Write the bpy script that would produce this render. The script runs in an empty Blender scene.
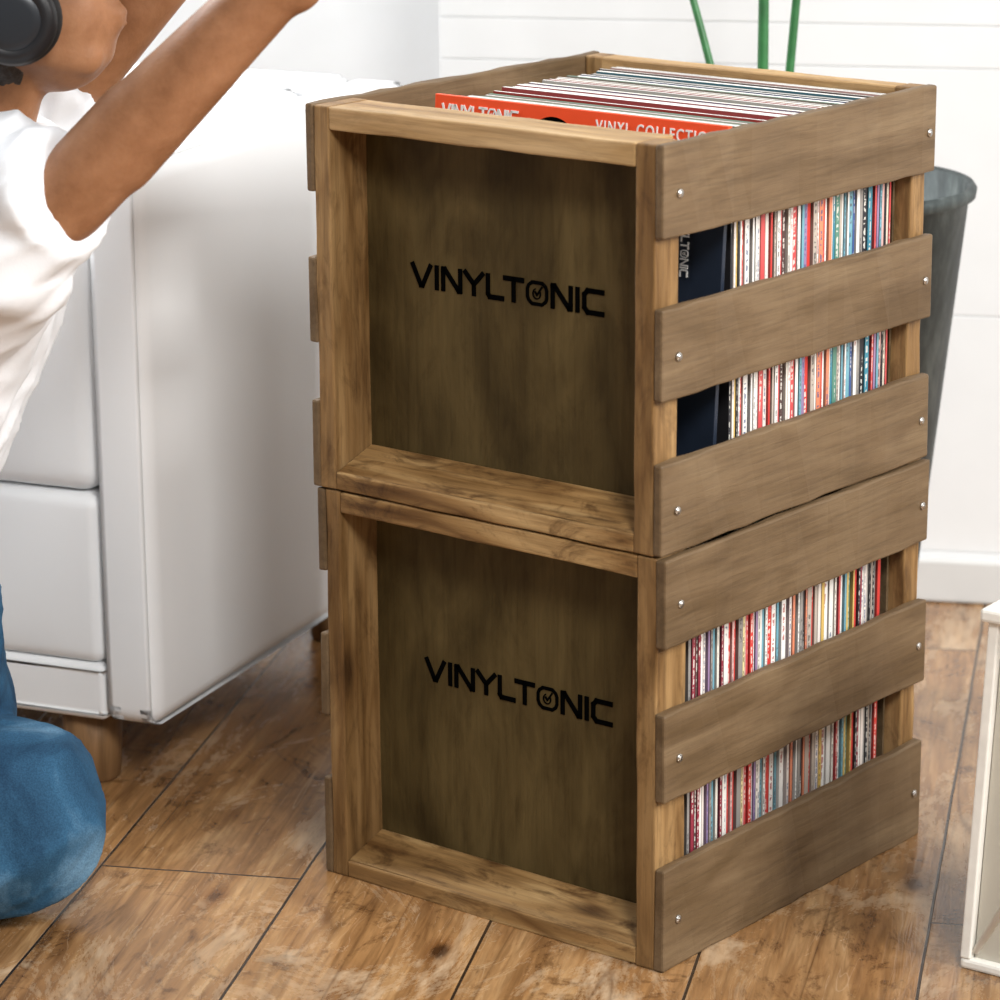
import bpy, bmesh, math, random
from mathutils import Matrix, Vector, Euler
random.seed(7)
SC=bpy.context.scene
COL=SC.collection

# ------------------------------------------------------------------ helpers
def link(o): COL.objects.link(o); return o
def new_obj(name, me, parent=None, loc=(0,0,0), rot=(0,0,0)):
    o=bpy.data.objects.new(name,me); link(o)
    o.location=loc; o.rotation_euler=rot
    if parent: o.parent=parent
    return o
def empty(name,loc,rotz=0,label=None,cat=None):
    o=bpy.data.objects.new(name,None); link(o); o.location=loc; o.rotation_euler=(0,0,rotz)
    o.empty_display_size=.05
    if label:o["label"]=label
    if cat:o["category"]=cat
    return o
def bm_to_me(bm,name,mats=(),smooth=False):
    me=bpy.data.meshes.new(name); bm.normal_update(); bm.to_mesh(me); bm.free()
    for m in mats: me.materials.append(m)
    if smooth:
        for p in me.polygons:p.use_smooth=True
    return me
def add_box(bm,lo,hi,bev=0,seg=2,mi=0,jit=0,cuts=0,axis=None):
    t=bmesh.new()
    bmesh.ops.create_cube(t,size=1)
    s=[hi[i]-lo[i] for i in range(3)]; c=[(hi[i]+lo[i])/2 for i in range(3)]
    for v in t.verts: v.co=Vector((v.co.x*s[0]+c[0],v.co.y*s[1]+c[1],v.co.z*s[2]+c[2]))
    if cuts:
        ed=[e for e in t.edges if abs((e.verts[0].co-e.verts[1].co)[axis])>1e-6]
        bmesh.ops.subdivide_edges(t,edges=ed,cuts=cuts,use_grid_fill=True)
        for v in t.verts:
            for k in range(3):
                if k!=axis: v.co[k]+=random.uniform(-jit,jit)
    if bev:
        es=[e for e in t.edges if len(e.link_faces)==2 and e.calc_face_angle(0)>.7]
        bmesh.ops.bevel(t,geom=es,offset=bev,segments=seg,profile=.5,affect='EDGES')
    for f in t.faces: f.material_index=mi
    me=bpy.data.meshes.new('tmp'); t.to_mesh(me); t.free(); bm.from_mesh(me); bpy.data.meshes.remove(me)
def box_obj(name,lo,hi,mat,parent=None,bev=.002,seg=2,jit=0,cuts=0,axis=None,smooth=False,rot=(0,0,0)):
    c=Vector([(hi[i]+lo[i])/2 for i in range(3)])
    bm=bmesh.new(); add_box(bm,Vector(lo)-c,Vector(hi)-c,bev,seg,0,jit,cuts,axis)
    return new_obj(name,bm_to_me(bm,name,[mat],smooth),parent,c,rot)
def tube(bm,pts,r,n=10,closed=False,mi=0,taper=None):
    pts=[Vector(p) for p in pts]; N=len(pts); rings=[]
    prev=None
    for i,p in enumerate(pts):
        if closed: d=(pts[(i+1)%N]-pts[i-1])
        else: d=pts[min(i+1,N-1)]-pts[max(i-1,0)]
        d.normalize()
        if prev is None:
            a=Vector((0,0,1)) if abs(d.z)<.9 else Vector((1,0,0))
            x=d.cross(a).normalized()
        else:
            x=(prev-d*prev.dot(d)).normalized()
        prev=x; y=d.cross(x)
        rr=r if taper is None else r*taper[i]
        rings.append([bm.verts.new(p+(x*math.cos(2*math.pi*k/n)+y*math.sin(2*math.pi*k/n))*rr) for k in range(n)])
    M=N if closed else N-1
    for i in range(M):
        a,b=rings[i],rings[(i+1)%N]
        for k in range(n):
            f=bm.faces.new((a[k],a[(k+1)%n],b[(k+1)%n],b[k])); f.material_index=mi; f.smooth=True
    if not closed:
        bm.faces.new(rings[0][::-1]).material_index=mi; bm.faces.new(rings[-1]).material_index=mi
def lathe(bm,prof,n=48,mi=0,axis='Z',c=(0,0,0)):
    rings=[]
    for r,z in prof:
        ring=[]
        for k in range(n):
            a=2*math.pi*k/n
            if axis=='Z': co=(r*math.cos(a),r*math.sin(a),z)
            else: co=(r*math.cos(a),z,r*math.sin(a))
            ring.append(bm.verts.new(Vector(co)+Vector(c)))
        rings.append(ring)
    for a,b in zip(rings[:-1],rings[1:]):
        for k in range(n):
            f=bm.faces.new((a[k],a[(k+1)%n],b[(k+1)%n],b[k])); f.smooth=True; f.material_index=mi
    for ring,rev in((rings[0],True),(rings[-1],False)):
        f=bm.faces.new(ring[::-1] if rev else ring); f.material_index=mi
    bmesh.ops.recalc_face_normals(bm,faces=bm.faces)

# ------------------------------------------------------------------ materials
def nmat(name):
    m=bpy.data.materials.new(name); m.use_nodes=True; nt=m.node_tree
    b=nt.nodes['Principled BSDF']; return m,nt,b
def N(nt,t,**k):
    n=nt.nodes.new(t)
    for a,v in k.items():
        if a in n.inputs: n.inputs[a].default_value=v
        else: setattr(n,a,v)
    return n
def ramp(nt,src,stops):
    r=N(nt,'ShaderNodeValToRGB'); e=r.color_ramp.elements
    e[0].position=stops[0][0]; e[0].color=(*stops[0][1],1); e[1].position=stops[-1][0]; e[1].color=(*stops[-1][1],1)
    for p,c in stops[1:-1]: x=e.new(p); x.color=(*c,1)
    nt.links.new(src,r.inputs['Fac']); return r.outputs['Color']
def mix(nt,a,b,fac,mode='MULTIPLY'):
    m=N(nt,'ShaderNodeMixRGB',blend_type=mode)
    for k,v in((0,fac),(1,a),(2,b)):
        if hasattr(v,'links'): nt.links.new(v,m.inputs[k])
        else: m.inputs[k].default_value=v if k==0 else (*v,1)
    return m.outputs[0]
def plain(name,col,rough=.5,metal=0,bump=0,bscale=50,var=0,spec=.5):
    m,nt,b=nmat(name)
    b.inputs['Roughness'].default_value=rough; b.inputs['Metallic'].default_value=metal; b.inputs['Specular IOR Level'].default_value=spec
    tc=N(nt,'ShaderNodeTexCoord')
    no=N(nt,'ShaderNodeTexNoise',Scale=bscale,Detail=4.0); nt.links.new(tc.outputs['Object'],no.inputs['Vector'])
    c=ramp(nt,no.outputs['Fac'],[(.3,[c*(1-var) for c in col]),(.7,[min(1,c*(1+var)) for c in col])])
    nt.links.new(c,b.inputs['Base Color'])
    if bump:
        bp=N(nt,'ShaderNodeBump',Strength=bump,Distance=.01); nt.links.new(no.outputs['Fac'],bp.inputs['Height']); nt.links.new(bp.outputs['Normal'],b.inputs['Normal'])
    return m
def wood(name,dark,mid,light,axis,rough=.55,fine=.5,spec=.3,aniso=.12,freq=9.,knots=0,stain=0):
    m,nt,b=nmat(name); b.inputs['Roughness'].default_value=rough; b.inputs['Specular IOR Level'].default_value=spec
    tc=N(nt,'ShaderNodeTexCoord'); oi=N(nt,'ShaderNodeObjectInfo')
    mu=N(nt,'ShaderNodeMath',operation='MULTIPLY'); mu.inputs[1].default_value=37.; nt.links.new(oi.outputs['Random'],mu.inputs[0])
    def noise(f,an,**k):
        mp=N(nt,'ShaderNodeMapping'); s=[f]*3; s[axis]=f*an; mp.inputs['Scale'].default_value=s
        nt.links.new(tc.outputs['Object'],mp.inputs['Vector'])
        n=N(nt,'ShaderNodeTexNoise',noise_dimensions='4D',**k); nt.links.new(mp.outputs['Vector'],n.inputs['Vector']); nt.links.new(mu.outputs[0],n.inputs['W']); return n.outputs['Fac']
    n1=noise(freq,aniso,Scale=3.0,Detail=6.0,Distortion=1.0,Roughness=.5)
    n2=noise(55.,.04,Scale=4.0,Detail=4.0,Roughness=.7,Distortion=.6)
    c=ramp(nt,n1,[(.34,dark),(.5,mid),(.68,light)])
    c=mix(nt,c,ramp(nt,n2,[(.32,(.5,.47,.44)),(.55,(1.08,1.07,1.05))]),fine)
    if knots:
        mp3=N(nt,'ShaderNodeMapping'); s3=[26.]*3; s3[axis]=9.; mp3.inputs['Scale'].default_value=s3; nt.links.new(tc.outputs['Object'],mp3.inputs['Vector'])
        vo=N(nt,'ShaderNodeTexVoronoi',voronoi_dimensions='4D',Scale=.55); nt.links.new(mp3.outputs[0],vo.inputs['Vector']); nt.links.new(mu.outputs[0],vo.inputs['W'])
        c=mix(nt,c,ramp(nt,vo.outputs['Distance'],[(.06,(.18,.13,.09)),(.16,(.7,.64,.58)),(.3,(1,1,1))]),knots)
    if stain:
        n3=noise(14.,.35,Scale=2.0,Detail=7.0,Roughness=.7,Distortion=2.0)
        c=mix(nt,c,ramp(nt,n3,[(.36,(.38,.33,.28)),(.5,(1,1,1))]),stain)
        nW=noise(9.,.12,Scale=2.0,Detail=2.0,Distortion=.5)
        c=mix(nt,c,ramp(nt,nW,[(.40,(1,1,1)),(.43,(.5,.42,.34)),(.46,(1,1,1)),(.52,(1,1,1)),(.55,(.55,.47,.38)),(.58,(1,1,1))]),stain*.8)
    nt.links.new(c,b.inputs['Base Color'])
    bp=N(nt,'ShaderNodeBump',Strength=.3,Distance=.002); nt.links.new(n2,bp.inputs['Height']); nt.links.new(bp.outputs['Normal'],b.inputs['Normal'])
    return m
SLAT=wood('slat_wood',(.100,.061,.028),(.142,.091,.047),(.185,.125,.068),1,fine=.45,aniso=.2,freq=7,knots=.12,stain=.15)
STILE=wood('stile_wood',(.14,.072,.022),(.25,.142,.054),(.36,.225,.098),2,knots=.85,stain=.6,fine=.6)
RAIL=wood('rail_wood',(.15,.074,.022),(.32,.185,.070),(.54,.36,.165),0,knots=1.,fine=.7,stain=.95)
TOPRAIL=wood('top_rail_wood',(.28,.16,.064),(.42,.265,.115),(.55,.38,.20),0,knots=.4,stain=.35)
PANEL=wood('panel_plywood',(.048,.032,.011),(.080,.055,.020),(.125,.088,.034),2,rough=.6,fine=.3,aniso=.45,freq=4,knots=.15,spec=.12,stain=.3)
INNER=wood('inner_wood',(.07,.045,.022),(.11,.072,.036),(.15,.10,.055),1)
BLACK=plain('stencil_ink',(.002,.002,.002),.9,spec=0)
STEEL=plain('screw_steel',(.55,.53,.5),.3,1)

# ------------------------------------------------------------------ camera
cam=bpy.data.cameras.new('camera'); co=bpy.data.objects.new('camera',cam); link(co)
cam.sensor_width=36; cam.lens=117.07; cam.clip_end=50; cam.clip_start=.05
co.matrix_world=Matrix.Translation((.391,-2.658,1.182))@(Matrix.Rotation(.196,4,'Z')@Matrix.Rotation(math.pi/2-.27,4,'X')@Matrix.Rotation(-.007,4,'Z'))
cam.dof.use_dof=True; cam.dof.focus_distance=3.0; cam.dof.aperture_fstop=7
SC.camera=co

# ------------------------------------------------------------------ room
def floor_mat():
    m,nt,b=nmat('worn_floorboards')
    tc=N(nt,'ShaderNodeTexCoord'); sp=N(nt,'ShaderNodeSeparateXYZ'); nt.links.new(tc.outputs['Object'],sp.inputs[0])
    ax=N(nt,'ShaderNodeMath',operation='ADD'); ax.inputs[1].default_value=-.034; nt.links.new(sp.outputs['X'],ax.inputs[0])
    ay=N(nt,'ShaderNodeMath',operation='ADD'); ay.inputs[1].default_value=-.16; nt.links.new(sp.outputs['Y'],ay.inputs[0])
    cb=N(nt,'ShaderNodeCombineXYZ'); nt.links.new(ay.outputs[0],cb.inputs['X']); nt.links.new(ax.outputs[0],cb.inputs['Y'])
    br=N(nt,'ShaderNodeTexBrick'); br.offset=.37; br.offset_frequency=2
    br.inputs['Color1'].default_value=(0,0,0,1); br.inputs['Color2'].default_value=(1,1,1,1); br.inputs['Mortar'].default_value=(0.5,.5,.5,1)
    br.inputs['Scale'].default_value=1; br.inputs['Mortar Size'].default_value=.0016; br.inputs['Mortar Smooth'].default_value=.3
    br.inputs['Brick Width'].default_value=1.3; br.inputs['Row Height'].default_value=.2; br.inputs['Bias'].default_value=0
    nw=N(nt,'ShaderNodeTexNoise',Scale=6.0,Detail=3.0); nt.links.new(cb.outputs[0],nw.inputs['Vector'])
    vs=N(nt,'ShaderNodeVectorMath',operation='SUBTRACT'); nt.links.new(nw.outputs['Color'],vs.inputs[0]); vs.inputs[1].default_value=(.5,.5,.5)
    vm=N(nt,'ShaderNodeVectorMath',operation='SCALE'); vm.inputs['Scale'].default_value=.003; nt.links.new(vs.outputs[0],vm.inputs[0])
    va=N(nt,'ShaderNodeVectorMath',operation='ADD'); nt.links.new(cb.outputs[0],va.inputs[0]); nt.links.new(vm.outputs[0],va.inputs[1])
    nt.links.new(va.outputs[0],br.inputs['Vector'])
    w=N(nt,'ShaderNodeMath',operation='MULTIPLY'); w.inputs[1].default_value=23.; nt.links.new(br.outputs['Color'],w.inputs[0])
    def noise(scl,**k):
        mp=N(nt,'ShaderNodeMapping'); mp.inputs['Scale'].default_value=scl; nt.links.new(tc.outputs['Object'],mp.inputs['Vector'])
        n=N(nt,'ShaderNodeTexNoise',noise_dimensions='4D',**k); nt.links.new(mp.outputs[0],n.inputs['Vector']); nt.links.new(w.outputs[0],n.inputs['W']); return n.outputs['Fac']
    n1=noise((11,1.8,1),Scale=1.2,Detail=7.0,Roughness=.62,Distortion=2.2)
    c=ramp(nt,n1,[(.28,(.17,.078,.027)),(.5,(.32,.170,.068)),(.72,(.50,.315,.155))])
    n2=noise((70,5,1),Scale=2.0,Detail=3.0,Distortion=1.2)
    c=mix(nt,c,ramp(nt,n2,[(.35,(.55,.5,.45)),(.6,(1.1,1.1,1.1))]),.65)
    n3=noise((5,4,1),Scale=1.6,Detail=10.0,Roughness=.8,Distortion=2.5)
    c=mix(nt,c,ramp(nt,n3,[(.39,(.28,.21,.15)),(.47,(1,1,1))]),.75)
    n4=noise((6,3,1),Scale=1.3,Detail=10.0,Roughness=.78,Distortion=1.0)
    c=mix(nt,c,(.62,.48,.33),ramp(nt,n4,[(.52,(0,0,0)),(.62,(.6,.6,.6))]),'MIX')
    mp=N(nt,'ShaderNodeMapping'); mp.inputs['Scale'].default_value=(9,4.5,1); nt.links.new(tc.outputs['Object'],mp.inputs['Vector'])
    vo=N(nt,'ShaderNodeTexVoronoi',Scale=1.0); nt.links.new(mp.outputs[0],vo.inputs['Vector'])
    c=mix(nt,c,ramp(nt,vo.outputs['Distance'],[(.05,(.12,.07,.04)),(.10,(.7,.6,.5)),(.18,(1,1,1))]),.9)
    n5=noise((6,.35,1),Scale=1.2,Detail=2.0,Distortion=.2)
    c=mix(nt,c,ramp(nt,n5,[(.495,(1,1,1)),(.5,(.25,.18,.13)),(.505,(1,1,1))]),.6)
    n6=noise((30,2.5,1),Scale=1.0,Detail=1.0,Distortion=3.0)
    c=mix(nt,c,(.66,.5,.34),ramp(nt,n6,[(.596,(0,0,0)),(.6,(.5,.5,.5)),(.604,(0,0,0))]),'MIX')
    c=mix(nt,c,ramp(nt,br.outputs['Color'],[(0,(.8,.77,.74)),(1,(1.12,1.1,1.06))]),1.)
    c=mix(nt,c,(.025,.015,.009),br.outputs['Fac'],'MIX')
    nt.links.new(c,b.inputs['Base Color'])
    rr=N(nt,'ShaderNodeMapRange'); rr.inputs['From Min'].default_value=.3; rr.inputs['From Max'].default_value=.7; rr.inputs['To Min'].default_value=.10; rr.inputs['To Max'].default_value=.40; nt.links.new(n4,rr.inputs['Value']); nt.links.new(rr.outputs[0],b.inputs['Roughness'])
    b.inputs['Specular IOR Level'].default_value=.8
    iv=N(nt,'ShaderNodeMath',operation='SUBTRACT'); iv.inputs[0].default_value=1; nt.links.new(br.outputs['Fac'],iv.inputs[1])
    ad=N(nt,'ShaderNodeMath',operation='MULTIPLY_ADD'); nt.links.new(n2,ad.inputs[0]); ad.inputs[1].default_value=.18; nt.links.new(iv.outputs[0],ad.inputs[2])
    bp=N(nt,'ShaderNodeBump',Strength=.5,Distance=.004); nt.links.new(ad.outputs[0],bp.inputs['Height']); nt.links.new(bp.outputs[0],b.inputs['Normal'])
    return m
WALLM=plain('white_painted_boards',(.74,.75,.755),.7,bump=.03,bscale=12,var=.02,spec=.2)
SKIRT=plain('skirting_paint',(.60,.60,.59),.7,bump=.03,bscale=12,var=.04,spec=.2)
f=box_obj('floor',(-3.2,-3.2,-.05),(3.2,2.1,0),floor_mat(),bev=0); f["kind"]="structure"
for v in f.data.vertices: v.co+=f.location
f.location=(0,0,0)
bm=bmesh.new()
lev=[.0,.062,.355,.65,.70,.84,.98,1.12,1.4,1.7,2.0,2.4]
for a,bz in zip(lev[:-1],lev[1:]):
    add_box(bm,(-.44,1.173,a+.0002),(3.2,1.20,bz-.0002),.0014,3)
add_box(bm,(-.44,1.19,0),(3.2,1.28,2.4))
w=new_obj('wall_back',bm_to_me(bm,'wall_back',[WALLM])); w["kind"]="structure"
w=box_obj('wall_return',(-.44,1.28,0),(-.36,1.6,2.4),WALLM,bev=0); w["kind"]="structure"
w=box_obj('wall_far',(-3.2,1.6,0),(-.36,1.7,2.4),WALLM,bev=0); w["kind"]="structure"
w=box_obj('wall_left',(-3.3,-3.2,0),(-3.2,2.1,2.4),WALLM,bev=0); w["kind"]="structure"
w=box_obj('baseboard_back',(-.44,1.160,0),(3.2,1.173,.055),SKIRT,bev=.005,seg=4); w["kind"]="structure"

# ------------------------------------------------------------------ stroke lettering
def strokes(bm,polys,x0,z0,sx,sz,wd,y,dy=.0008):
    for pl in polys:
        k_=1.0
        if isinstance(pl,tuple): k_,pl=pl
        ww=wd*k_
        pts=[Vector((x0+p[0]*sx,0,z0+p[1]*sz)) for p in pl]
        for a,b in zip(pts[:-1],pts[1:]):
            d=(b-a).normalized(); n=Vector((-d.z,0,d.x))*ww/2; e=d*ww*.4 if len(pts)<8 else d*ww*.1
            q=[a-e+n,a-e-n,b+e-n,b+e+n]
            lo=[bm.verts.new((v.x,y,v.z)) for v in q]; hi=[bm.verts.new((v.x,y-dy,v.z)) for v in q]
            bm.faces.new(lo); bm.faces.new(hi[::-1])
            for k in range(4): bm.faces.new((lo[k],lo[(k+1)%4],hi[(k+1)%4],hi[k]))
def arc(cx,cz,rx,rz,a0,a1,n=10):
    return [(cx+rx*math.cos(math.radians(a0+(a1-a0)*i/n)),cz+rz*math.sin(math.radians(a0+(a1-a0)*i/n))) for i in range(n+1)]
GL={'V':(1.2,[[(0,1),(.54,.04),(.66,.04),(1.2,1)]]),'I':(.1,[[(.05,0),(.05,1)]]),
 'N':(1.15,[[(0,0),(0,.98),(.12,.98),(1.03,.02),(1.15,.02),(1.15,1)]]),'Y':(1.15,[[(0,1),(.575,.46),(1.15,1)],[(.575,.46),(.575,0)]]),
 'L':(.95,[[(0,1),(0,.14),(.1,0),(.95,0)]]),'T':(1.15,[[(0,1),(1.15,1)],[(.575,1),(.575,0)]]),
 'O':(1.25,[(.70,[(.3,1.0),(.08,.85),(0,.68),(0,.32),(.08,.15),(.3,0),(.95,0),(1.17,.15),(1.25,.32),(1.25,.68),(1.17,.85),(.95,1.0),(.3,1.0)]),(.26,arc(.60,.48,.24,.24,40,-250,14)),(.38,[(.50,.56),(.62,.42),(.92,.80)])]),
 'C':(1.15,[[(1.15,1),(.2,1),(.0,.8),(.0,.2),(.2,0),(1.15,0)]])}
KERN={('L','T'):-.22,('T','O'):-.06,('N','Y'):-.05,('Y','L'):-.02}
def wordmark(name,text,x0,x1,z0,h,y,mat,parent,wd,gap=.38):
    tot=sum(GL[c][0] for c in text)+gap*(len(text)-1)+sum(KERN.get((a,b),0) for a,b in zip(text[:-1],text[1:])); s=(x1-x0)/tot
    bm=bmesh.new(); x=x0
    for i,c in enumerate(text):
        wdt,pl=GL[c]; strokes(bm,pl,x,z0,s,h,wd,y); x+=(wdt+gap+(KERN.get((c,text[i+1]),0) if i+1<len(text) else 0))*s
    return new_obj(name,bm_to_me(bm,name,[mat]),parent)

# ------------------------------------------------------------------ crates
W,D=.402,.435; TS=.010; TB=.021; FD=.057; BD=.026
CR=-.48
def crate(z,H,slats,text_z,label,toplight,fr,tx,xo):
    root=empty('wooden_crate',(xo,0,z),CR,label,'crate')
    xl,xr=-W+TS,-TS
    box_obj('stile',(xr-TB,.001,0),(xr,fr,H),STILE,root,.0018,2,.0007,8,2)
    box_obj('stile',(xl,.001,0),(xl+TB-.003,FD,H),STILE,root,.0018,2,.0007,8,2)
    box_obj('stile',(xr-TB,D-BD,0),(xr,D-.001,H),STILE,root,.0018,2,.0007,8,2)
    box_obj('stile',(xl,D-BD,0),(xl+TB,D-.001,H),STILE,root,.0018,2,.0007,8,2)
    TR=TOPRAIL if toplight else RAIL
    for y0,y1 in((.0015,FD),(D-BD+.0005,D-.0015)):
        box_obj('rail',(xl+TB-.003,y0,0),(xr-TB,y1,.017),RAIL,root,.0018,2,.0006,8,0)
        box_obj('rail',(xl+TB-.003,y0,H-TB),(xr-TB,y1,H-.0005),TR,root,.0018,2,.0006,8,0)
    bm=bmesh.new(); a,b_=xl+TB-.002,xr-TB
    cx=(a+b_)/2
    pf=[(.004,.0172),(FD-.002,.0172),(FD-.002,.033),(FD-.006,.0335),(.010,.0195)]
    A=[bm.verts.new((a-cx,p[0],p[1])) for p in pf]; B=[bm.verts.new((b_-cx,p[0],p[1])) for p in pf]
    bm.faces.new(A); bm.faces.new(B[::-1])
    for k in range(5): bm.faces.new((A[k],B[k],B[(k+1)%5],A[(k+1)%5]))
    bmesh.ops.recalc_face_normals(bm,faces=bm.faces)
    new_obj('ledge',bm_to_me(bm,'ledge',[RAIL]),root,(cx,0,0))
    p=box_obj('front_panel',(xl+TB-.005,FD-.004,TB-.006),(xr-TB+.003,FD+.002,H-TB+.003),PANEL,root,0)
    box_obj('back_panel',(xl+TB-.003,D-BD-.003,TB-.006),(xr-TB+.003,D-BD+.003,H-TB+.003),INNER,root,0)
    box_obj('bottom_board',(xl+.001,FD+.003,.004),(xr-.001,D-BD-.004,.014),INNER,root,.001)
    lt=wordmark('stencil_lettering','VINYLTONIC',-.320+tx,-.103+tx,text_z-.0102,.0194,FD-.0042,BLACK,root,.0046)
    lt.parent=p; lt.matrix_parent_inverse=Matrix.Translation(-p.location)
    for (a,bz) in slats:
        for side in(0,1):
            if side==0: lo,hi=(-TS,0,a),(0,D,bz)
            else: lo,hi=(-W,0,a),(-W+TS,D,bz)
            s=box_obj('slat',lo,hi,SLAT,root,.0022,2,.0009,16,1)
            for yy in(.022,D-.014):
                sb=bmesh.new(); sg=1 if side==0 else -1
                lathe(sb,[(.0002,.0012),(.0018,.0012),(.0021,.0004),(.0034,.0010),(.0038,.0002),(.0038,-.002)],16)
                for v in sb.verts: v.co=Vector((sg*v.co.z,v.co.x,v.co.y))
                bmesh.ops.recalc_face_normals(sb,faces=sb.faces)
                new_obj('screw',bm_to_me(sb,'screw',[STEEL],True),s,(sg*(TS/2+.0012),yy-D/2,-.003))
    return root
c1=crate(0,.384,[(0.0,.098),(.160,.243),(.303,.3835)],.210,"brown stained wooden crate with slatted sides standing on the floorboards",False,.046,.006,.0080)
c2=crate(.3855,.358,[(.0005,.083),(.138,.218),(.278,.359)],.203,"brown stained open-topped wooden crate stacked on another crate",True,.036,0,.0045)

# ------------------------------------------------------------------ records
def cover_mat(i,col):
    m,nt,b=nmat('sleeve_card_%02d'%i); b.inputs['Roughness'].default_value=.5
    tc=N(nt,'ShaderNodeTexCoord'); oi=N(nt,'ShaderNodeObjectInfo')
    mu=N(nt,'ShaderNodeMath',operation='MULTIPLY'); mu.inputs[1].default_value=91.; nt.links.new(oi.outputs['Random'],mu.inputs[0])
    mp=N(nt,'ShaderNodeMapping'); mp.inputs['Scale'].default_value=(4,1.5,330); nt.links.new(tc.outputs['Object'],mp.inputs['Vector'])
    n=N(nt,'ShaderNodeTexNoise',noise_dimensions='4D',Scale=1.0,Detail=1.0); nt.links.new(mp.outputs[0],n.inputs['Vector']); nt.links.new(mu.outputs[0],n.inputs['W'])
    mp2=N(nt,'ShaderNodeMapping'); mp2.inputs['Scale'].default_value=(1,1,11); nt.links.new(tc.outputs['Object'],mp2.inputs['Vector'])
    n2=N(nt,'ShaderNodeTexNoise',noise_dimensions='4D',Scale=1.0,Detail=0.0); nt.links.new(mp2.outputs[0],n2.inputs['Vector']); nt.links.new(mu.outputs[0],n2.inputs['W'])
    sy=N(nt,'ShaderNodeSeparateXYZ'); nt.links.new(tc.outputs['Object'],sy.inputs[0])
    ab=N(nt,'ShaderNodeMath',operation='ABSOLUTE'); nt.links.new(sy.outputs['Y'],ab.inputs[0])
    a3=ramp(nt,ab.outputs[0],[(.20,(1,1,1)),(.24,(0,0,0))])
    sx=N(nt,'ShaderNodeMath',operation='GREATER_THAN'); sx.inputs[1].default_value=.1555; nt.links.new(sy.outputs['X'],sx.inputs[0])
    a=ramp(nt,n.outputs['Fac'],[(.47,(0,0,0)),(.53,(.8,.8,.8))]); a2=ramp(nt,n2.outputs['Fac'],[(.50,(0,0,0)),(.52,(1,1,1))])
    mm=mix(nt,mix(nt,mix(nt,a,a2,1.),a3,1.),sx.outputs[0],1.)
    lum=sum(col)/3
    ink=random.choice([(.08,.07,.07),(.35,.04,.04),(.05,.09,.2),(.08,.07,.07)]) if lum>.25 else (.75,.72,.65)
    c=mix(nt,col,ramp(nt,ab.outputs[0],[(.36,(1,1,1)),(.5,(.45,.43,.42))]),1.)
    nt.links.new(mix(nt,c,ink,mm,'MIX'),b.inputs['Base Color'])
    return m
def paper_mat(i,col):
    m,nt,b=nmat('paper_edge_%d'%i); b.inputs['Roughness'].default_value=.85
    tc=N(nt,'ShaderNodeTexCoord'); sy=N(nt,'ShaderNodeSeparateXYZ'); nt.links.new(tc.outputs['Object'],sy.inputs[0])
    ab=N(nt,'ShaderNodeMath',operation='ABSOLUTE'); nt.links.new(sy.outputs['Y'],ab.inputs[0])
    oi=N(nt,'ShaderNodeObjectInfo')
    mp=N(nt,'ShaderNodeMapping'); mp.inputs['Scale'].default_value=(9,1.4,1); nt.links.new(tc.outputs['Object'],mp.inputs['Vector'])
    n=N(nt,'ShaderNodeTexNoise',noise_dimensions='4D',Scale=1.5,Detail=3.0); nt.links.new(mp.outputs[0],n.inputs['Vector']); nt.links.new(oi.outputs['Random'],n.inputs['W'])
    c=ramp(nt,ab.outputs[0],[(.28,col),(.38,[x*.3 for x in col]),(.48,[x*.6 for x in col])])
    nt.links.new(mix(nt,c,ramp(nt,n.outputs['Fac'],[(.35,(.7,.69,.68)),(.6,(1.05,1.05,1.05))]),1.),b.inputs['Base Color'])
    return m
PAL=[(.80,.77,.72),(.70,.62,.50),(.60,.05,.04),(.02,.02,.025),(.05,.22,.30),(.76,.68,.62),(.62,.42,.12),(.26,.03,.05),(.66,.41,.38),(.05,.10,.28),(.82,.80,.76),(.28,.26,.24),(.10,.24,.18),(.70,.24,.13),(.76,.71,.63),(.09,.05,.045),(.85,.82,.78),(.03,.03,.035),(.58,.08,.08),(.45,.38,.32),(.30,.20,.34),(.16,.36,.44),(.74,.62,.31)]
paper=[paper_mat(i,c) for i,c in enumerate([(.84,.82,.78),(.66,.65,.62),(.87,.85,.82),(.42,.41,.39),(.78,.76,.72),(.12,.22,.16),(.85,.81,.74)])]
SW,SH=.316,.326
proto=[]
for i,c in enumerate(PAL):
    bm=bmesh.new()
    add_box(bm,(-SW/2,-.5,0),(SW/2,.5,SH),0)
    bm.normal_update()
    for fc in bm.faces: fc.material_index=1 if fc.normal.z>.5 else 0
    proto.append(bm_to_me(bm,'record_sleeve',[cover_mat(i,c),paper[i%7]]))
cr_m=Matrix.Translation((.0055,0,0))@Matrix.Rotation(CR,4,'Z')
words=['white','cream','red','black','teal','pale','mustard','maroon','pink','navy','white','grey','green','orange','cream','dark brown','white','black','crimson','taupe','purple','blue','yellow']
def fill(z0,ya,yb,group,where,hs,first=None):
    y=ya; last=-1
    while True:
        t=random.choice([.0026,.003,.0034,.0038,.0042,.0056,.0078])
        if y+t>yb: break
        i=random.randrange(len(PAL)) if random.random()>.22 else random.choice([0,2,10,16,18])
        while i==last: i=random.randrange(len(PAL))
        last=i
        if first is not None: i=first; first=None
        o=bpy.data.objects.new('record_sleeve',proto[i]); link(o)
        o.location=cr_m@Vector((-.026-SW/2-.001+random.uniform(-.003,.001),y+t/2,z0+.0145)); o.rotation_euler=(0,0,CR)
        o.scale=(1,t*.92,hs+random.uniform(-.016,.004))
        o["label"]="%s cardboard record sleeve standing upright %s"%(words[i],where); o["category"]="record"; o["group"]=group
        y+=t+.0002
fill(0,.078,D-BD-.006,"records in the bottom crate","in the bottom wooden crate",1,11)
fill(.3855,.139,D-BD-.006,"records in the top crate","in the open top crate",1.035,17)
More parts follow.
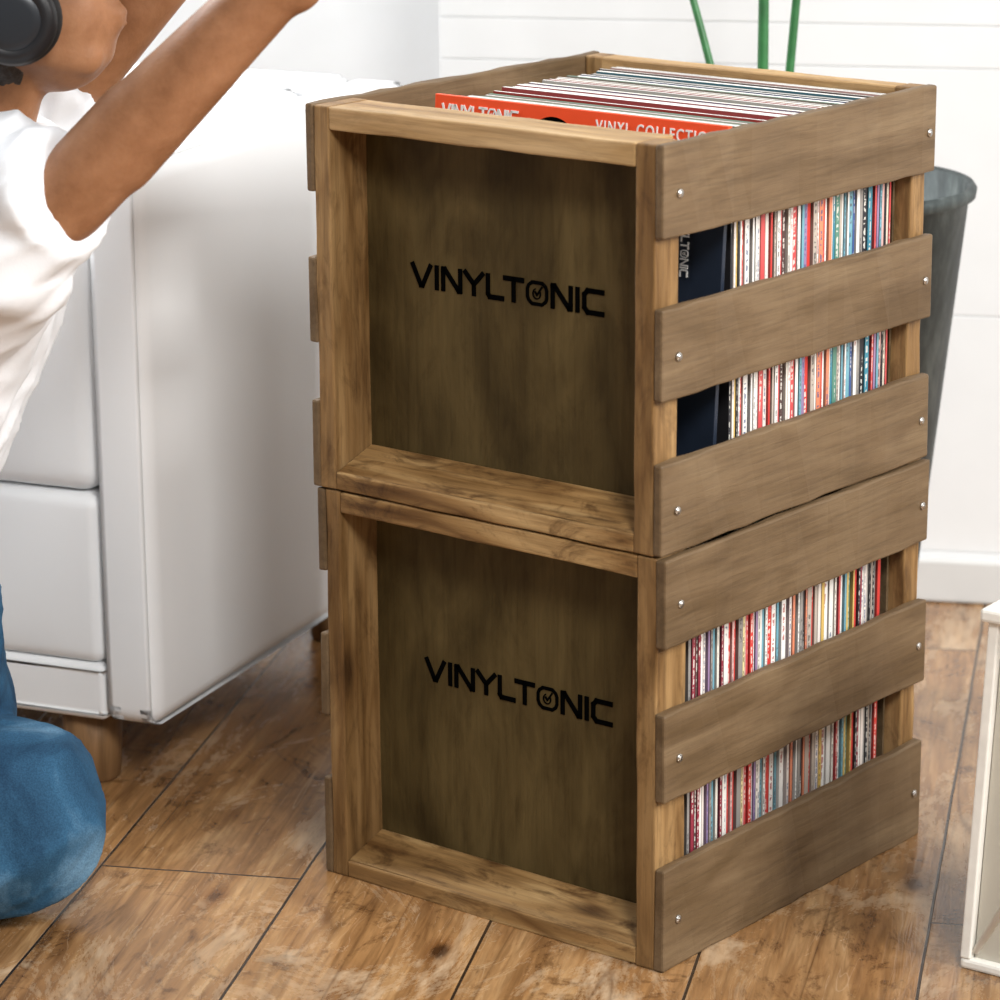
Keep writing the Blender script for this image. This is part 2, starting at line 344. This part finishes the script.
# front sleeve
NAVY=plain('navy_card',(.010,.017,.032),.45,var=.1)
RED=plain('orange_red_card',(.88,.082,.018),.5,var=.03)
WHT=plain('white_print',(.85,.83,.8),.5)
SW2=.330
rec=empty('record_sleeve',cr_m@Vector((-.026-SW2/2,.110,.3855+.0145)),CR,"orange-red and navy record sleeve with white lettering in the top crate","record")
rec.rotation_euler=(-.065,0,CR)
SHF=.342
box_obj('sleeve',(-SW2/2,-.0025,0),(SW2/2,.0025,SHF-.075),NAVY,rec,.0005)
box_obj('cover_band',(-SW2/2,-.003,SHF-.075),(SW2/2,.003,SHF),RED,rec,.0005)
wordmark('lettering','VINYLTONIC',-SW2/2+.010,-SW2/2+.098,SHF-.021,.0125,-.0032,WHT,rec,.0022)
def txt(s,size,loc,mat,parent,name,sx=1):
    cu=bpy.data.curves.new(name,'FONT'); cu.body=s; cu.size=size; cu.extrude=.0004; cu.offset=size*.010
    cu.space_character=1.25
    o=bpy.data.objects.new('t',cu); link(o); bpy.context.view_layer.update()
    me=bpy.data.meshes.new_from_object(o); bpy.data.objects.remove(o)
    me.materials.clear(); me.materials.append(mat)
    q=new_obj(name,me,parent,loc,(math.pi/2,0,0)); q.scale=(sx,1,1); return q
txt('VINYL COLLECTION',.0155,(.022,-.0033,SHF-.0178),WHT,rec,'lettering',.77)
vt=wordmark('lettering','VINYLTONIC',-.030,.030,0,.0075,-.0028,WHT,rec,.0014); vt.location=(SW2/2-.044,0,.236); vt.rotation_euler=(0,math.radians(90),0)
bm=bmesh.new()
tv=[bm.verts.new((.030*math.cos(a),-.0034,.030*math.sin(a))) for a in [math.pi*k/24 for k in range(25)]]
bm.faces.new(tv[::-1]); 
new_obj('printed_disc',bm_to_me(bm,'printed_disc',[BLACK]),rec,(-.026,0,SHF-.039))

# ------------------------------------------------------------------ sofa
LEA=plain('white_leather',(.84,.85,.86),.6,bump=.15,bscale=4,var=.015,spec=.3)
LEG=wood('leg_wood',(.13,.065,.026),(.22,.12,.05),(.32,.18,.09),2)
sofa=empty('sofa',(-.557,.329,0),math.radians(-11.5),"white leather sofa with boxy arms on short wooden legs","sofa")
def soft(name,lo,hi,bev=.02,puff=0):
    c=Vector([(hi[i]+lo[i])/2 for i in range(3)])
    h=[(hi[i]-lo[i])/2 for i in range(3)]
    bm=bmesh.new(); bmesh.ops.create_cube(bm,size=2)
    bmesh.ops.subdivide_edges(bm,edges=bm.edges[:],cuts=9,use_grid_fill=True)
    for v in bm.verts:
        q=v.co.copy(); p=Vector((q.x*h[0],q.y*h[1],q.z*h[2]))
        for k in range(3):
            if abs(q[k])>.999:
                o=[j for j in range(3) if j!=k]
                wgt=(1-q[o[0]]**2)*(1-q[o[1]]**2)
                p[k]+=math.copysign(puff*wgt,q[k])
        v.co=p
    es=[e for e in bm.edges if len(e.link_faces)==2 and e.calc_face_angle(0)>.8]
    bmesh.ops.bevel(bm,geom=es,offset=bev,segments=6,profile=.5,affect='EDGES')
    return new_obj(name,bm_to_me(bm,name,[LEA],True),sofa,c)
SWD=1.5; AW=.062; SD=.64
soft('base',(-SWD+AW,.003,.080),(-AW,SD,.140),.008)
soft('arm',(-AW,0,.08),(0,SD,.655),.020,.003)
soft('arm',(-SWD,0,.08),(-SWD+AW,SD,.655),.020,.003)
for a,b in((-SWD+AW,-.75),(-.75,-AW)):
    soft('seat_support',(a+.001,.003,.140),(b-.001,SD-.02,.318),.014,.004)
    soft('seat_cushion',(a+.001,.002,.3195),(b-.001,SD-.10,.60),.024,.007)
soft('backrest',(-SWD+AW,SD-.16,.50),(-AW+.001,SD,.660),.026,.002)
for x,y in((-.105,.05),(-.075,SD-.07),(-SWD+.075,.07),(-SWD+.075,SD-.07)):
    bm=bmesh.new(); lathe(bm,[(.024,0),(.028,.004),(.032,.085)],32); new_obj('leg',bm_to_me(bm,'leg',[LEG],True),sofa,(x,y,0))

# ------------------------------------------------------------------ planter
ZINC,nt,b=nmat('weathered_zinc'); b.inputs['Metallic'].default_value=.35; b.inputs['Roughness'].default_value=.6
tc=N(nt,'ShaderNodeTexCoord'); mp=N(nt,'ShaderNodeMapping'); mp.inputs['Scale'].default_value=(1,1,.35); nt.links.new(tc.outputs['Object'],mp.inputs['Vector'])
n1=N(nt,'ShaderNodeTexNoise',Scale=26.0,Detail=8.0,Roughness=.7); nt.links.new(mp.outputs[0],n1.inputs['Vector'])
n2=N(nt,'ShaderNodeTexVoronoi',Scale=60.0); nt.links.new(mp.outputs[0],n2.inputs['Vector'])
c=ramp(nt,n1.outputs['Fac'],[(.35,(.022,.029,.029)),(.5,(.048,.060,.060)),(.68,(.12,.14,.135))])
c=mix(nt,c,ramp(nt,n2.outputs['Color'],[(0,(.75,.75,.75)),(1,(1.2,1.2,1.2))]),.7)
nt.links.new(c,b.inputs['Base Color'])
SOIL=plain('soil',(.04,.025,.015),.9,bump=.8,bscale=60,var=.4)
GREEN=plain('stem_green',(.03,.15,.045),.45,var=.25)
pl=empty('potted_plant',(.075,.766,0),0,"tall tapered grey zinc planter with slender green stems beside the wall","plant")
bm=bmesh.new()
lathe(bm,[(.080,0),(.084,.004),(.143,.568),(.150,.571),(.1515,.580),(.148,.585),(.141,.581),(.138,.53)],64)
new_obj('pot',bm_to_me(bm,'pot',[ZINC],True),pl)
bm=bmesh.new(); lathe(bm,[(.1365,.51),(.1365,.53),(.07,.538),(.002,.542)],48); new_obj('soil',bm_to_me(bm,'soil',[SOIL],True),pl)
for (x0,y0,x1,y1,z1,r) in [(-.095,-.02,-.212,.02,.95,.0050),(-.077,0,-.078,.0,1.05,.0068),(-.060,.02,-.020,.02,1.05,.0055)]:
    pts=[];tp=[]
    for i in range(13):
        t=i/12; pts.append((x0+(x1-x0)*t**1.3,y0+(y1-y0)*t,.53+(z1-.53)*t)); tp.append(1-.35*t)
    bm=bmesh.new(); tube(bm,pts,r,10,taper=tp)
    new_obj('stem',bm_to_me(bm,'stem',[GREEN],True),pl)

# ------------------------------------------------------------------ lantern
CREAM=plain('cream_painted_wood',(.84,.82,.76),.55,bump=.1,bscale=40,var=.06)
GLASS=plain('frosted_pane',(.74,.70,.60),.4,var=.04,bscale=10)
GLASS.node_tree.nodes['Principled BSDF'].inputs['Transmission Weight'].default_value=.35
WAX=plain('candle_wax',(.8,.75,.65),.5)
la=empty('lantern',(.399,.112,0),math.radians(-24),"cream painted wooden lantern with frosted panes on the floor","lantern")
hb=.1; TP=.036
box_obj('base',(-hb,-hb,0),(hb,hb,.010),CREAM,la,.003)
for sx in(-1,1):
    for sy in(-1,1):
        bm=bmesh.new(); add_box(bm,(-.0050,-.0050,0),(.0050,.0050,.314),.0015)
        for v in bm.verts: v.co.x-=sx*v.co.z*TP; v.co.y-=sy*v.co.z*TP
        new_obj('post',bm_to_me(bm,'post',[CREAM]),la,(sx*(hb-.0050),sy*(hb-.0050),.010))
ht=hb-.314*TP+.006
box_obj('top_board',(-ht,-ht,.324),(ht,ht,.336),CREAM,la,.003)
for ang in range(4):
    bm=bmesh.new(); a0=hb-.008; a1=a0-.314*TP
    P=[(-a0+.003,-a0,.010),(a0-.003,-a0,.010),(a1-.003,-a1,.324),(-a1+.003,-a1,.324)]
    v0=[bm.verts.new(p) for p in P]; v1=[bm.verts.new((p[0],p[1]+.0018,p[2])) for p in P]
    bm.faces.new(v0); bm.faces.new(v1[::-1])
    for k in range(4): bm.faces.new((v0[k],v1[k],v1[(k+1)%4],v0[(k+1)%4]))
    bmesh.ops.recalc_face_normals(bm,faces=bm.faces)
    new_obj('pane',bm_to_me(bm,'pane',[GLASS]),la,(0,0,0),(0,0,ang*math.pi/2))
    bm=bmesh.new(); tube(bm,[(-a0+.004,-a0-.0015,.016),(a1-.004,-a1-.0015,.320)],.0036,8); tube(bm,[(a0-.004,-a0-.0015,.016),(-a1+.004,-a1-.0015,.320)],.0036,8)
    new_obj('crossbar',bm_to_me(bm,'crossbar',[CREAM],True),la,(0,0,0),(0,0,ang*math.pi/2))
bm=bmesh.new(); lathe(bm,[(.035,0),(.036,.003),(.036,.115),(.03,.118),(.002,.112)],32); new_obj('candle',bm_to_me(bm,'candle',[WAX],True),la,(0.01,0,.010))
bm=bmesh.new(); tube(bm,[(-.05,0,.336)]+[(.05*-math.cos(math.pi*i/12),0,.336+.06*math.sin(math.pi*i/12)) for i in range(1,12)]+[(.05,0,.336)],.003,8)
new_obj('handle',bm_to_me(bm,'handle',[ZINC],True),la)

# ------------------------------------------------------------------ person
PX=Matrix.Translation((-.160,.118,0))@Matrix.Rotation(.196,4,'Z')
person=empty('person',(-.160,.118,0),.196,"person in white t-shirt and blue jeans sitting cross-legged, arms raised","person")
def capsule(bm,a,b,ra,rb,flatb=False,n=24):
    a=Vector(a);b=Vector(b); d=(b-a); L=d.length; d.normalize()
    x=d.orthogonal().normalized(); y=d.cross(x)
    prof=[]
    for i in range(0,6):
        t=math.pi/2*i/6; prof.append((-ra*math.cos(t),ra*math.sin(t)))
    prof.append((0,ra))
    for i in range(1,6): prof.append((L*i/6,ra+(rb-ra)*i/6))
    prof.append((L,rb))
    if not flatb:
        for i in range(1,6):
            t=math.pi/2*i/6; prof.append((L+rb*math.sin(t),rb*math.cos(t)))
        last=L+rb
    else: last=L
    rings=[]
    for s,r in prof[1:]:
        rings.append([bm.verts.new(a+d*s+(x*math.cos(2*math.pi*k/n)+y*math.sin(2*math.pi*k/n))*r) for k in range(n)])
    for p,q in zip(rings[:-1],rings[1:]):
        for k in range(n): bm.faces.new((p[k],p[(k+1)%n],q[(k+1)%n],q[k]))
    s0=bm.verts.new(a+d*prof[0][0]); s1=bm.verts.new(a+d*last)
    for k in range(n):
        bm.faces.new((s0,rings[0][(k+1)%n],rings[0][k])); bm.faces.new((s1,rings[-1][k],rings[-1][(k+1)%n]))
def ellipsoid(bm,c,s,rot=None,n=32):
    M=Matrix.Translation(c)@(rot.to_4x4() if rot else Matrix.Identity(4))@Matrix.Diagonal((*s,1))
    bmesh.ops.create_uvsphere(bm,u_segments=n,v_segments=n//2,radius=1,matrix=M)
from mathutils import noise as mn
def remeshed(name,bm,vox,mat,parent,smooth=6,folds=None):
    bmesh.ops.recalc_face_normals(bm,faces=bm.faces)
    me=bm_to_me(bm,'tmp'); o=bpy.data.objects.new('tmp',me); link(o)
    r=o.modifiers.new('r','REMESH'); r.mode='VOXEL'; r.voxel_size=vox
    s=o.modifiers.new('s','SMOOTH'); s.iterations=smooth; s.factor=.5
    bpy.context.view_layer.update()
    ev=o.evaluated_get(bpy.context.evaluated_depsgraph_get())
    out=bpy.data.meshes.new_from_object(ev); out.name=name
    bpy.data.objects.remove(o)
    if folds:
        nrm=[v.normal.copy() for v in out.vertices]
        for v,nn in zip(out.vertices,nrm):
            h=0
            for (amp,scl,dirv) in folds:
                d=Vector(dirv).normalized(); p=v.co.copy()
                q=(p-d*p.dot(d))*scl+d*p.dot(d)*scl*.22
                q+=Vector((3.1,7.7,1.9))
                val=mn.noise(q+Vector((mn.noise(q*.6),mn.noise(q*.6+Vector((9,2,4))),0))*.7)
                h+=amp*(1-2*abs(val)**.8)
            v.co+=nn*h
    out.materials.clear(); out.materials.append(mat)
    for p in out.polygons:p.use_smooth=True
    return new_obj(name,out,parent)
SKIN,nt,b=nmat('tan_skin')
b.inputs['Roughness'].default_value=.5; b.inputs['Specular IOR Level'].default_value=.3
b.inputs['Subsurface Weight'].default_value=.12; b.inputs['Subsurface Radius'].default_value=(.02,.008,.004); b.inputs['Subsurface Scale'].default_value=.3
tc=N(nt,'ShaderNodeTexCoord'); nn=N(nt,'ShaderNodeTexNoise',Scale=18.0,Detail=6.0,Roughness=.65); nt.links.new(tc.outputs['Object'],nn.inputs['Vector'])
nt.links.new(ramp(nt,nn.outputs['Fac'],[(.3,(.20,.085,.036)),(.5,(.28,.128,.060)),(.7,(.35,.17,.085))]),b.inputs['Base Color'])
nf=N(nt,'ShaderNodeTexNoise',Scale=260.0,Detail=3.0); nt.links.new(tc.outputs['Object'],nf.inputs['Vector'])
bp=N(nt,'ShaderNodeBump',Strength=.18,Distance=.002); nt.links.new(nf.outputs['Fac'],bp.inputs['Height']); nt.links.new(bp.outputs[0],b.inputs['Normal'])
HAIR=plain('dark_hair',(.02,.013,.01),.5,bump=.5,bscale=120,var=.4)
TEE,nt,b=nmat('white_cotton'); b.inputs['Roughness'].default_value=.9; b.inputs['Base Color'].default_value=(.80,.82,.85,1); b.inputs['Specular IOR Level'].default_value=.1
tc=N(nt,'ShaderNodeTexCoord'); n1=N(nt,'ShaderNodeTexNoise',Scale=600.0,Detail=2.0); nt.links.new(tc.outputs['Object'],n1.inputs['Vector'])
bp=N(nt,'ShaderNodeBump',Strength=.15,Distance=.001); nt.links.new(n1.outputs['Fac'],bp.inputs['Height']); nt.links.new(bp.outputs[0],b.inputs['Normal'])
DEN,nt,b=nmat('blue_denim'); b.inputs['Roughness'].default_value=.85; b.inputs['Specular IOR Level'].default_value=.2
tc=N(nt,'ShaderNodeTexCoord'); n1=N(nt,'ShaderNodeTexNoise',Scale=8.0,Detail=5.0,Distortion=.8,Roughness=.55); nt.links.new(tc.outputs['Object'],n1.inputs['Vector'])
c=ramp(nt,n1.outputs['Fac'],[(.34,(.008,.032,.07)),(.50,(.026,.088,.165)),(.66,(.13,.25,.37))])
n2=N(nt,'ShaderNodeTexNoise',Scale=650.0,Detail=2.0); nt.links.new(tc.outputs['Object'],n2.inputs['Vector'])
c=mix(nt,c,ramp(nt,n2.outputs['Fac'],[(.35,(.65,.68,.7)),(.65,(1.3,1.25,1.2))]),.7)
nt.links.new(c,b.inputs['Base Color'])
bp=N(nt,'ShaderNodeBump',Strength=.25,Distance=.0015); nt.links.new(n2.outputs['Fac'],bp.inputs['Height']); nt.links.new(bp.outputs[0],b.inputs['Normal'])

V0=.05
sh_n=(-.384,-.125,.678); el_n=(-.176,-.16,.885); wr_n=(-.27,-.08,1.10)
sh_f=(-.455,.17,.695); el_f=(-.225,.16,.945); wr_f=(-.28,.12,1.16)
hc=Vector((-.430,V0-.01,.867)); hrot=Matrix.Rotation(math.radians(-18),3,'Y')
bm=bmesh.new()
capsule(bm,(-.80,V0,.13),(-.68,V0,.34),.10,.085); capsule(bm,(-.68,V0,.34),(-.55,V0,.57),.085,.085)
capsule(bm,(-.45,-.02,.672),sh_f,.042,.05); capsule(bm,(-.45,-.02,.672),sh_n,.040,.036)
capsule(bm,(-.49,V0,.66),(-.445,V0-.01,.80),.055,.052)
for s,e,w_ in((sh_n,el_n,wr_n),(sh_f,el_f,wr_f)):
    s,e,w_=Vector(s),Vector(e),Vector(w_)
    ax_=(e-s).normalized(); up_=Vector((0,0,1)); up_=(up_-ax_*up_.dot(ax_)).normalized()
    m=s.lerp(e,.42)
    capsule(bm,s,m+up_*.002,.037,.037); capsule(bm,m,e,.037,.028)
    capsule(bm,s.lerp(e,.30)-up_*.007,s.lerp(e,.7)-up_*.004,.032,.029)
    ellipsoid(bm,e-up_*.006+ax_*.006,(.029,.027,.029))
    m2=e.lerp(w_,.3); capsule(bm,e,m2,.031,.036); capsule(bm,m2,w_,.036,.023)
    d=(w_-e).normalized(); side=Vector((0,1,0)); side=(side-d*side.dot(d)).normalized(); nrm=d.cross(side)
    for k in range(4):
        o=side*(k-1.5)*.020
        kn=w_+d*.085+o
        capsule(bm,w_+o*.5,kn,.015,.012)
        Ls=[.042,.048,.045,.034][k]
        j1=kn+(d+nrm*.3).normalized()*Ls; j2=j1+(d+nrm*.9).normalized()*Ls*.6; j3=j2+(d*.5+nrm).normalized()*Ls*.45
        capsule(bm,kn,j1,.0095,.009); capsule(bm,j1,j2,.009,.0082); capsule(bm,j2,j3,.0082,.007)
    t0=w_+d*.03-side*.025; t1=t0+(d-side*.9).normalized()*.042; t2=t1+(d*.9-side*.2+nrm*.4).normalized()*.032
    capsule(bm,w_+d*.01,t0,.015,.013); capsule(bm,t0,t1,.013,.0105); capsule(bm,t1,t2,.0105,.008)
kn_n=(-.455,0,.098); an_n=(-.74,-.16,.06); kn_f=(-.575,.17,.19); an_f=(-.72,.0,.06)
capsule(bm,(-.80,V0-.08,.12),kn_n,.07,.05); capsule(bm,kn_n,an_n,.05,.033)
capsule(bm,(-.80,V0+.08,.12),kn_f,.07,.05); capsule(bm,kn_f,an_f,.05,.033)
for an,dr in((an_n,Vector((-.3,.9,-.1))),(an_f,Vector((.2,-.95,-.05)))):
    a=Vector(an); dr.normalize(); a.z=.045
    capsule(bm,a-dr*.04,a+dr*.12,.034,.026)
    for k in range(5): capsule(bm,a+dr*.12+Vector((.012*(k-2),0,0)),a+dr*.165+Vector((.014*(k-2),0,-.012)),.013,.009)
def H(x,y,z): return hc+hrot@Vector((x,y,z))
ellipsoid(bm,H(-.012,0,.03),(.095,.076,.088),hrot)
ellipsoid(bm,H(.025,0,-.035),(.062,.058,.078),hrot)
ellipsoid(bm,H(.050,0,-.086),(.020,.028,.017),hrot)
capsule(bm,H(.082,0,.012),H(.106,0,-.028),.009,.014)
ellipsoid(bm,H(.083,0,-.060),(.009,.020,.005),hrot); ellipsoid(bm,H(.080,0,-.070),(.008,.016,.005),hrot)
for s in(-1,1):
    ellipsoid(bm,H(.074,s*.030,.030),(.016,.022,.008),hrot)
    ellipsoid(bm,H(.0,s*.072,-.01),(.018,.006,.030),hrot)
    capsule(bm,H(-.01,s*.045,-.05),H(.045,s*.026,-.085),.022,.018)
body=remeshed('body',bm,.005,SKIN,person,6)
for s in(-1,1):
    bm=bmesh.new(); ellipsoid(bm,H(.077,s*.030,.012),(.010,.014,.009),hrot,16)
    new_obj('eye',bm_to_me(bm,'eye',[WHT],True),person)
    bm=bmesh.new(); ellipsoid(bm,H(.0855,s*.030,.012),(.003,.006,.006),hrot,12)
    new_obj('iris',bm_to_me(bm,'iris',[HAIR],True),person)
bm=bmesh.new()
ellipsoid(bm,H(-.022,0,.042),(.100,.080,.092),hrot); ellipsoid(bm,H(-.055,0,-.02),(.062,.068,.075),hrot); ellipsoid(bm,H(.04,0,.09),(.05,.06,.03),hrot)
ellipsoid(bm,H(-.030,0,-.050),(.055,.064,.050),hrot)
remeshed('hair',bm,.006,HAIR,person,3,[(.003,60,(0,0,1))])
bm=bmesh.new()
for dv,rr in((-.065,.0),(0,.012),(.065,.0)):
    capsule(bm,(-.76,V0+dv,.17),(-.635,V0+dv,.34),.125+rr,.115+rr); capsule(bm,(-.635,V0+dv,.34),(-.508,V0+dv,.60),.115+rr,.105+rr)
capsule(bm,(-.475,-.05,.672),(-.475,sh_f[1]-.03,.672),.075,.07)
capsule(bm,(-.50,V0,.66),(-.450,V0,.755),.09,.064,True)
capsule(bm,(-.49,-.05,.695),(-.425,-.085,.712),.064,.052)
capsule(bm,(-.46,-.06,.668),(-.364,-.140,.706),.066,.054,True)
# cuff that wraps the upper arm
s,e=Vector(sh_n),Vector(el_n); d=(e-s).normalized()
capsule(bm,s-d*.035+Vector((-.01,0,0)),s+d*.012,.050,.047,True)
capsule(bm,(-.47,-.05,.60),(-.412,-.100,.655),.075,.056)
capsule(bm,(-.47,-.06,.60),(-.415,-.11,.635),.070,.055)
capsule(bm,(-.50,-.02,.56),(-.44,-.06,.63),.085,.065)
s,e=Vector(sh_f),Vector(el_f); d=(e-s).normalized()
capsule(bm,s-d*.03,s+d*.090,.060,.056,True)
remeshed('t_shirt',bm,.005,TEE,person,3,[(.0055,18,(.7,0,1)),(.0026,36,(.9,0,.4))])
bm=bmesh.new()
capsule(bm,(-.82,V0-.06,.128),(-.82,V0+.06,.128),.118,.118)
capsule(bm,(-.81,V0-.08,.125),kn_n,.108,.088); capsule(bm,kn_n,an_n,.084,.055,True)
capsule(bm,(-.81,V0+.06,.14),kn_f,.105,.088); capsule(bm,kn_f,an_f,.080,.055,True)
capsule(bm,(-.522,V0+.02,.17),(-.532,V0+.02,.29),.060,.060)
remeshed('jeans',bm,.005,DEN,person,5,[(.0065,13,(1,.3,.5)),(.0025,28,(1,.2,.9))])

# headphones
PLB=plain('black_plastic',(.010,.010,.012),.4); CUSH=plain('black_leatherette',(.012,.012,.013),.6,bump=.1)
DISC=plain('dark_grey_disc',(.022,.026,.032),.35,.2)
HB=PX@Matrix.Translation(hc)@hrot.to_4x4()
hp=empty('headphones',(0,0,0),0,"black over-ear headphones worn on the person's head","headphones"); hp.matrix_world=HB
HO=(.010,0,-.030)
for s in(-1,1):
    def R(o): o.rotation_euler=(0,0,0 if s>0 else math.pi); return o
    bm=bmesh.new(); lathe(bm,[(.022,.080),(.037,.080),(.041,.087),(.041,.093),(.037,.098)],40,axis='Y'); R(new_obj('ear_cushion',bm_to_me(bm,'ear_cushion',[CUSH],True),hp,HO))
    bm=bmesh.new(); lathe(bm,[(.033,.097),(.038,.099),(.039,.104),(.035,.109),(.028,.111),(.026,.1095)],48,axis='Y'); cup=R(new_obj('ear_cup',bm_to_me(bm,'ear_cup',[PLB],True),hp,HO))
    bm=bmesh.new(); lathe(bm,[(.001,.1112),(.018,.1110),(.025,.1100),(.026,.1092)],40,axis='Y'); new_obj('disc',bm_to_me(bm,'disc',[DISC],True),cup)
bm=bmesh.new()
pts=[(.008,-.104,-.01)]+[(.002,-.104*math.cos(math.pi*i/20),.015+.130*math.sin(math.pi*i/20)) for i in range(21)]+[(.008,.104,-.01)]
tube(bm,pts,.007,12); new_obj('headband',bm_to_me(bm,'headband',[PLB],True),hp)

# ------------------------------------------------------------------ light
wd=bpy.data.worlds.new('world'); SC.world=wd; wd.use_nodes=True
bg=wd.node_tree.nodes['Background']; bg.inputs[0].default_value=(.96,.98,1,1); bg.inputs[1].default_value=.28
def area(name,loc,tgt,size,power,col):
    l=bpy.data.lights.new(name,'AREA'); l.shape='RECTANGLE'; l.size,l.size_y=size; l.energy=power; l.color=col
    o=bpy.data.objects.new(name,l); link(o); o.location=loc
    o.rotation_euler=(Vector(tgt)-Vector(loc)).to_track_quat('-Z','Y').to_euler(); return o
area('added_side_light',(2.5,-.9,1.9),(.0,.3,.3),(.9,.9),108,(1,.985,.96))  # added lamp, no window there; throws the crates' shadow towards the sofa
area('room_light',(1.15,-2.6,2.7),(-.2,.3,.3),(.8,.8),104,(1,.985,.96))
area('added_key_light',(-2.0,1.1,2.35),(.0,.1,.2),(1.0,1.0),95,(.98,.99,1))  # added key from upper left rear, no fixture; lets the sofa shade the floor
SC.view_settings.view_transform='Standard'; SC.view_settings.look='None'
